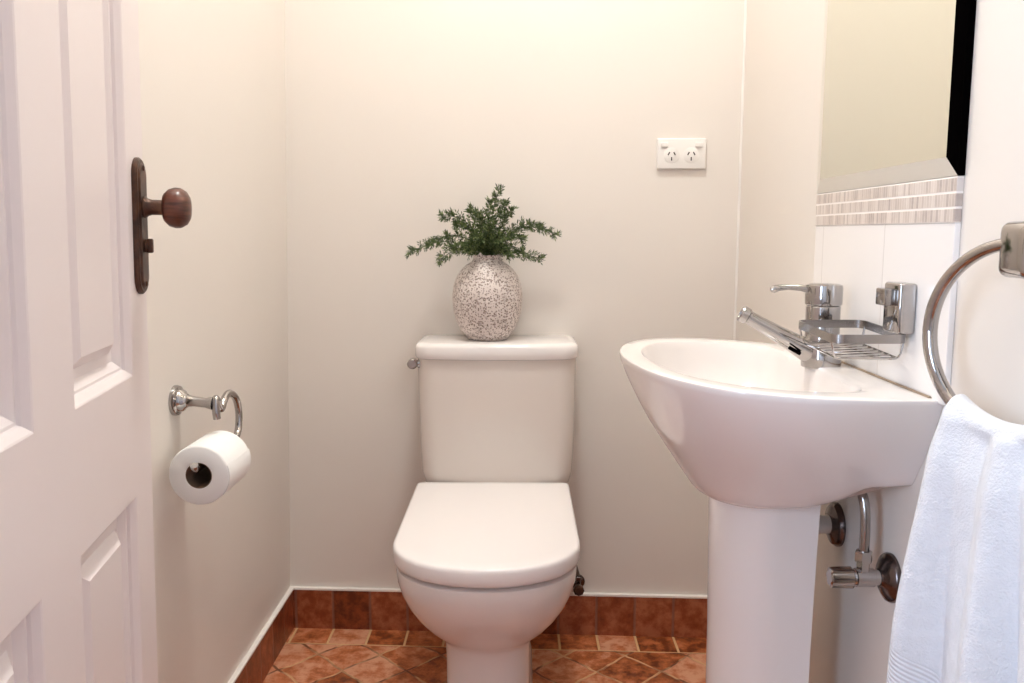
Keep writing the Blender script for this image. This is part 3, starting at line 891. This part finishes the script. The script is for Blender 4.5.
# ------------------------------------------------------------------ mirror
mr = thing('mirror', 'tall wall mirror above the stone mosaic, near bevel coloured as a dark reflection', 'mirror', (XR, 1.3, 1.112))
MY0, MY1, MZ0, MZ1, BV = 1.044, 1.534, 1.111, 1.80, 0.024
xo, xi = XR - 0.009, XR - 0.0125
a_ = [(xo, MY0, MZ0), (xo, MY1, MZ0), (xo, MY1, MZ1), (xo, MY0, MZ1)]
b_ = [(xi, MY0 + BV, MZ0 + BV), (xi, MY1 - BV, MZ0 + BV), (xi, MY1 - BV, MZ1 - BV), (xi, MY0 + BV, MZ1 - BV)]
w_ = [(XR, y, z) for _, y, z in a_]
g1 = MB().add(b_, [[0, 1, 2, 3]])
glass = g1.build('mirror_glass', M['mirror'], mr, False)
g2 = MB().add(a_ + b_ + w_, [[0, 1, 5, 4], [1, 2, 6, 5], [2, 3, 7, 6], [8, 9, 1, 0], [9, 10, 2, 1], [10, 11, 3, 2]])
g2.build('bevelled_border', M['mirror_rim'], mr, False)
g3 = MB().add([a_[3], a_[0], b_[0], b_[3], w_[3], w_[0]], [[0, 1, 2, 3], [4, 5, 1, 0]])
o = g3.build('dark_reflection_bevel', M['black'], mr, False); o['label'] = 'near bevel coloured black as a dark reflection'  # the dark reflection in this bevel is put in as plain black

# ------------------------------------------------------------------ power socket
px0, px1, pz0, pz1 = 0.331, 0.449, 1.196, 1.2685
pyc = back_y(0.39)
ps = thing('power_socket', 'white double power socket with two switches on the back wall', 'power socket', (0.39, pyc, 1.232))
rotm = Matrix.Translation((0.39, pyc, 1.232)) @ Matrix.Rotation(-0.042, 4, 'Z')
pw, phh = 0.059, 0.0365
MB().box((-pw, -0.010, -phh), (pw, 0.001, phh), 0.003, 3).xf(rotm).build('face_plate', M['plastic'], ps, True, 30)
for sx in (-1, 1):
    sw = MB().box((sx * .0415 - .0085, -0.0145, 0.0155), (sx * .0415 + .0085, -0.009, 0.0265), 0.0015).xf(rotm)
    sw.build('switch', M['plastic'], ps, True, 30)
    ol = MB().lathe([(0.0185, -0.0100), (0.0185, -0.0108), (0.0175, -0.0113), (0.001, -0.0113)], (sx * .0235, 0, -.004), (0, 1, 0), 32).xf(rotm).build('outlet', M['plastic'], ps, True, 30)
    for q, (dx, dz, an) in enumerate(((-.0068, .004, 28), (.0068, .004, -28), (0, -.0085, 0))):
        m_ = MB().box((-.0014, -0.0006, -.0042), (.0014, 0.0006, .0042)).xf(rotm @ Matrix.Translation((sx * .0235 + dx, -0.0113, -.004 + dz)) @ Matrix.Rotation(radians(an), 4, 'Y'))
        m_.build('pin_slot', M['slot'], ol, False)

# ------------------------------------------------------------------ lamps
LX, LY = 0.02, 1.32
lampo = thing('ceiling_light', 'round white ceiling light with glass dome above the room', 'ceiling light', (LX, LY, H))
MB().lathe([(0.15, 0.0), (0.152, -0.012), (0.145, -0.022)], (LX, LY, H), (0, 0, 1), 40).build('lamp_base', M['chrome'], lampo)
prf = [(0.142 * cos(t), -0.02 - 0.055 * sin(t)) for t in [pi / 2 * i / 10 for i in range(10)]] + [(0.002, -0.075)]
MB().lathe(prf, (LX, LY, H), (0, 0, 1), 40).build('glass_dome', emit_mat('lit_dome', (0.965, 0.995, 0.975, 1), 115.0), lampo)
def area(name, loc, rot, size, power, col, sy=None):
    l = bpy.data.lights.new(name, 'AREA'); l.energy = power; l.color = col; l.size = size
    if sy: l.shape = 'RECTANGLE'; l.size_y = sy
    o = bpy.data.objects.new(name, l); COL.objects.link(o)
    o.location = loc; o.rotation_euler = rot
    return o
area('window_daylight', (-1.16, -0.70, 1.40), (radians(90), 0, radians(-90)), 0.85, 60, (0.60, 0.77, 1.0), 1.3)

W = bpy.data.worlds.new('world'); S.world = W
W.use_nodes = True
wt = W.node_tree
bg = wt.nodes['Background']
tc = wt.nodes.new('ShaderNodeTexCoord'); sx_ = wt.nodes.new('ShaderNodeSeparateXYZ'); cr = wt.nodes.new('ShaderNodeValToRGB')
wt.links.new(tc.outputs['Generated'], sx_.inputs[0]); wt.links.new(sx_.outputs[2], cr.inputs[0])
cr.color_ramp.elements[0].color = (0.62, 0.72, 0.85, 1); cr.color_ramp.elements[1].color = (0.18, 0.38, 0.75, 1)
wt.links.new(cr.outputs[0], bg.inputs['Color'])
bg.inputs['Strength'].default_value = 1.0

# ------------------------------------------------------------------ camera
F = 850.0
cam = bpy.data.cameras.new('camera')
cam.sensor_fit = 'HORIZONTAL'; cam.sensor_width = 36; cam.lens = F / 1024 * 36
cam.clip_start = 0.02
co = bpy.data.objects.new('camera', cam); COL.objects.link(co)
co.location = (0, 0, 1.043)
co.rotation_euler = (radians(90) - atan(109 / F), 0, atan(8 / F))
S.camera = co

for o in bpy.data.objects:
    if '_o' in o: del o['_o']

S.view_settings.view_transform = 'Standard'
S.view_settings.look = 'None'
S.view_settings.exposure = 0.0
S.view_settings.gamma = 1.0
S.view_settings.use_curve_mapping = False
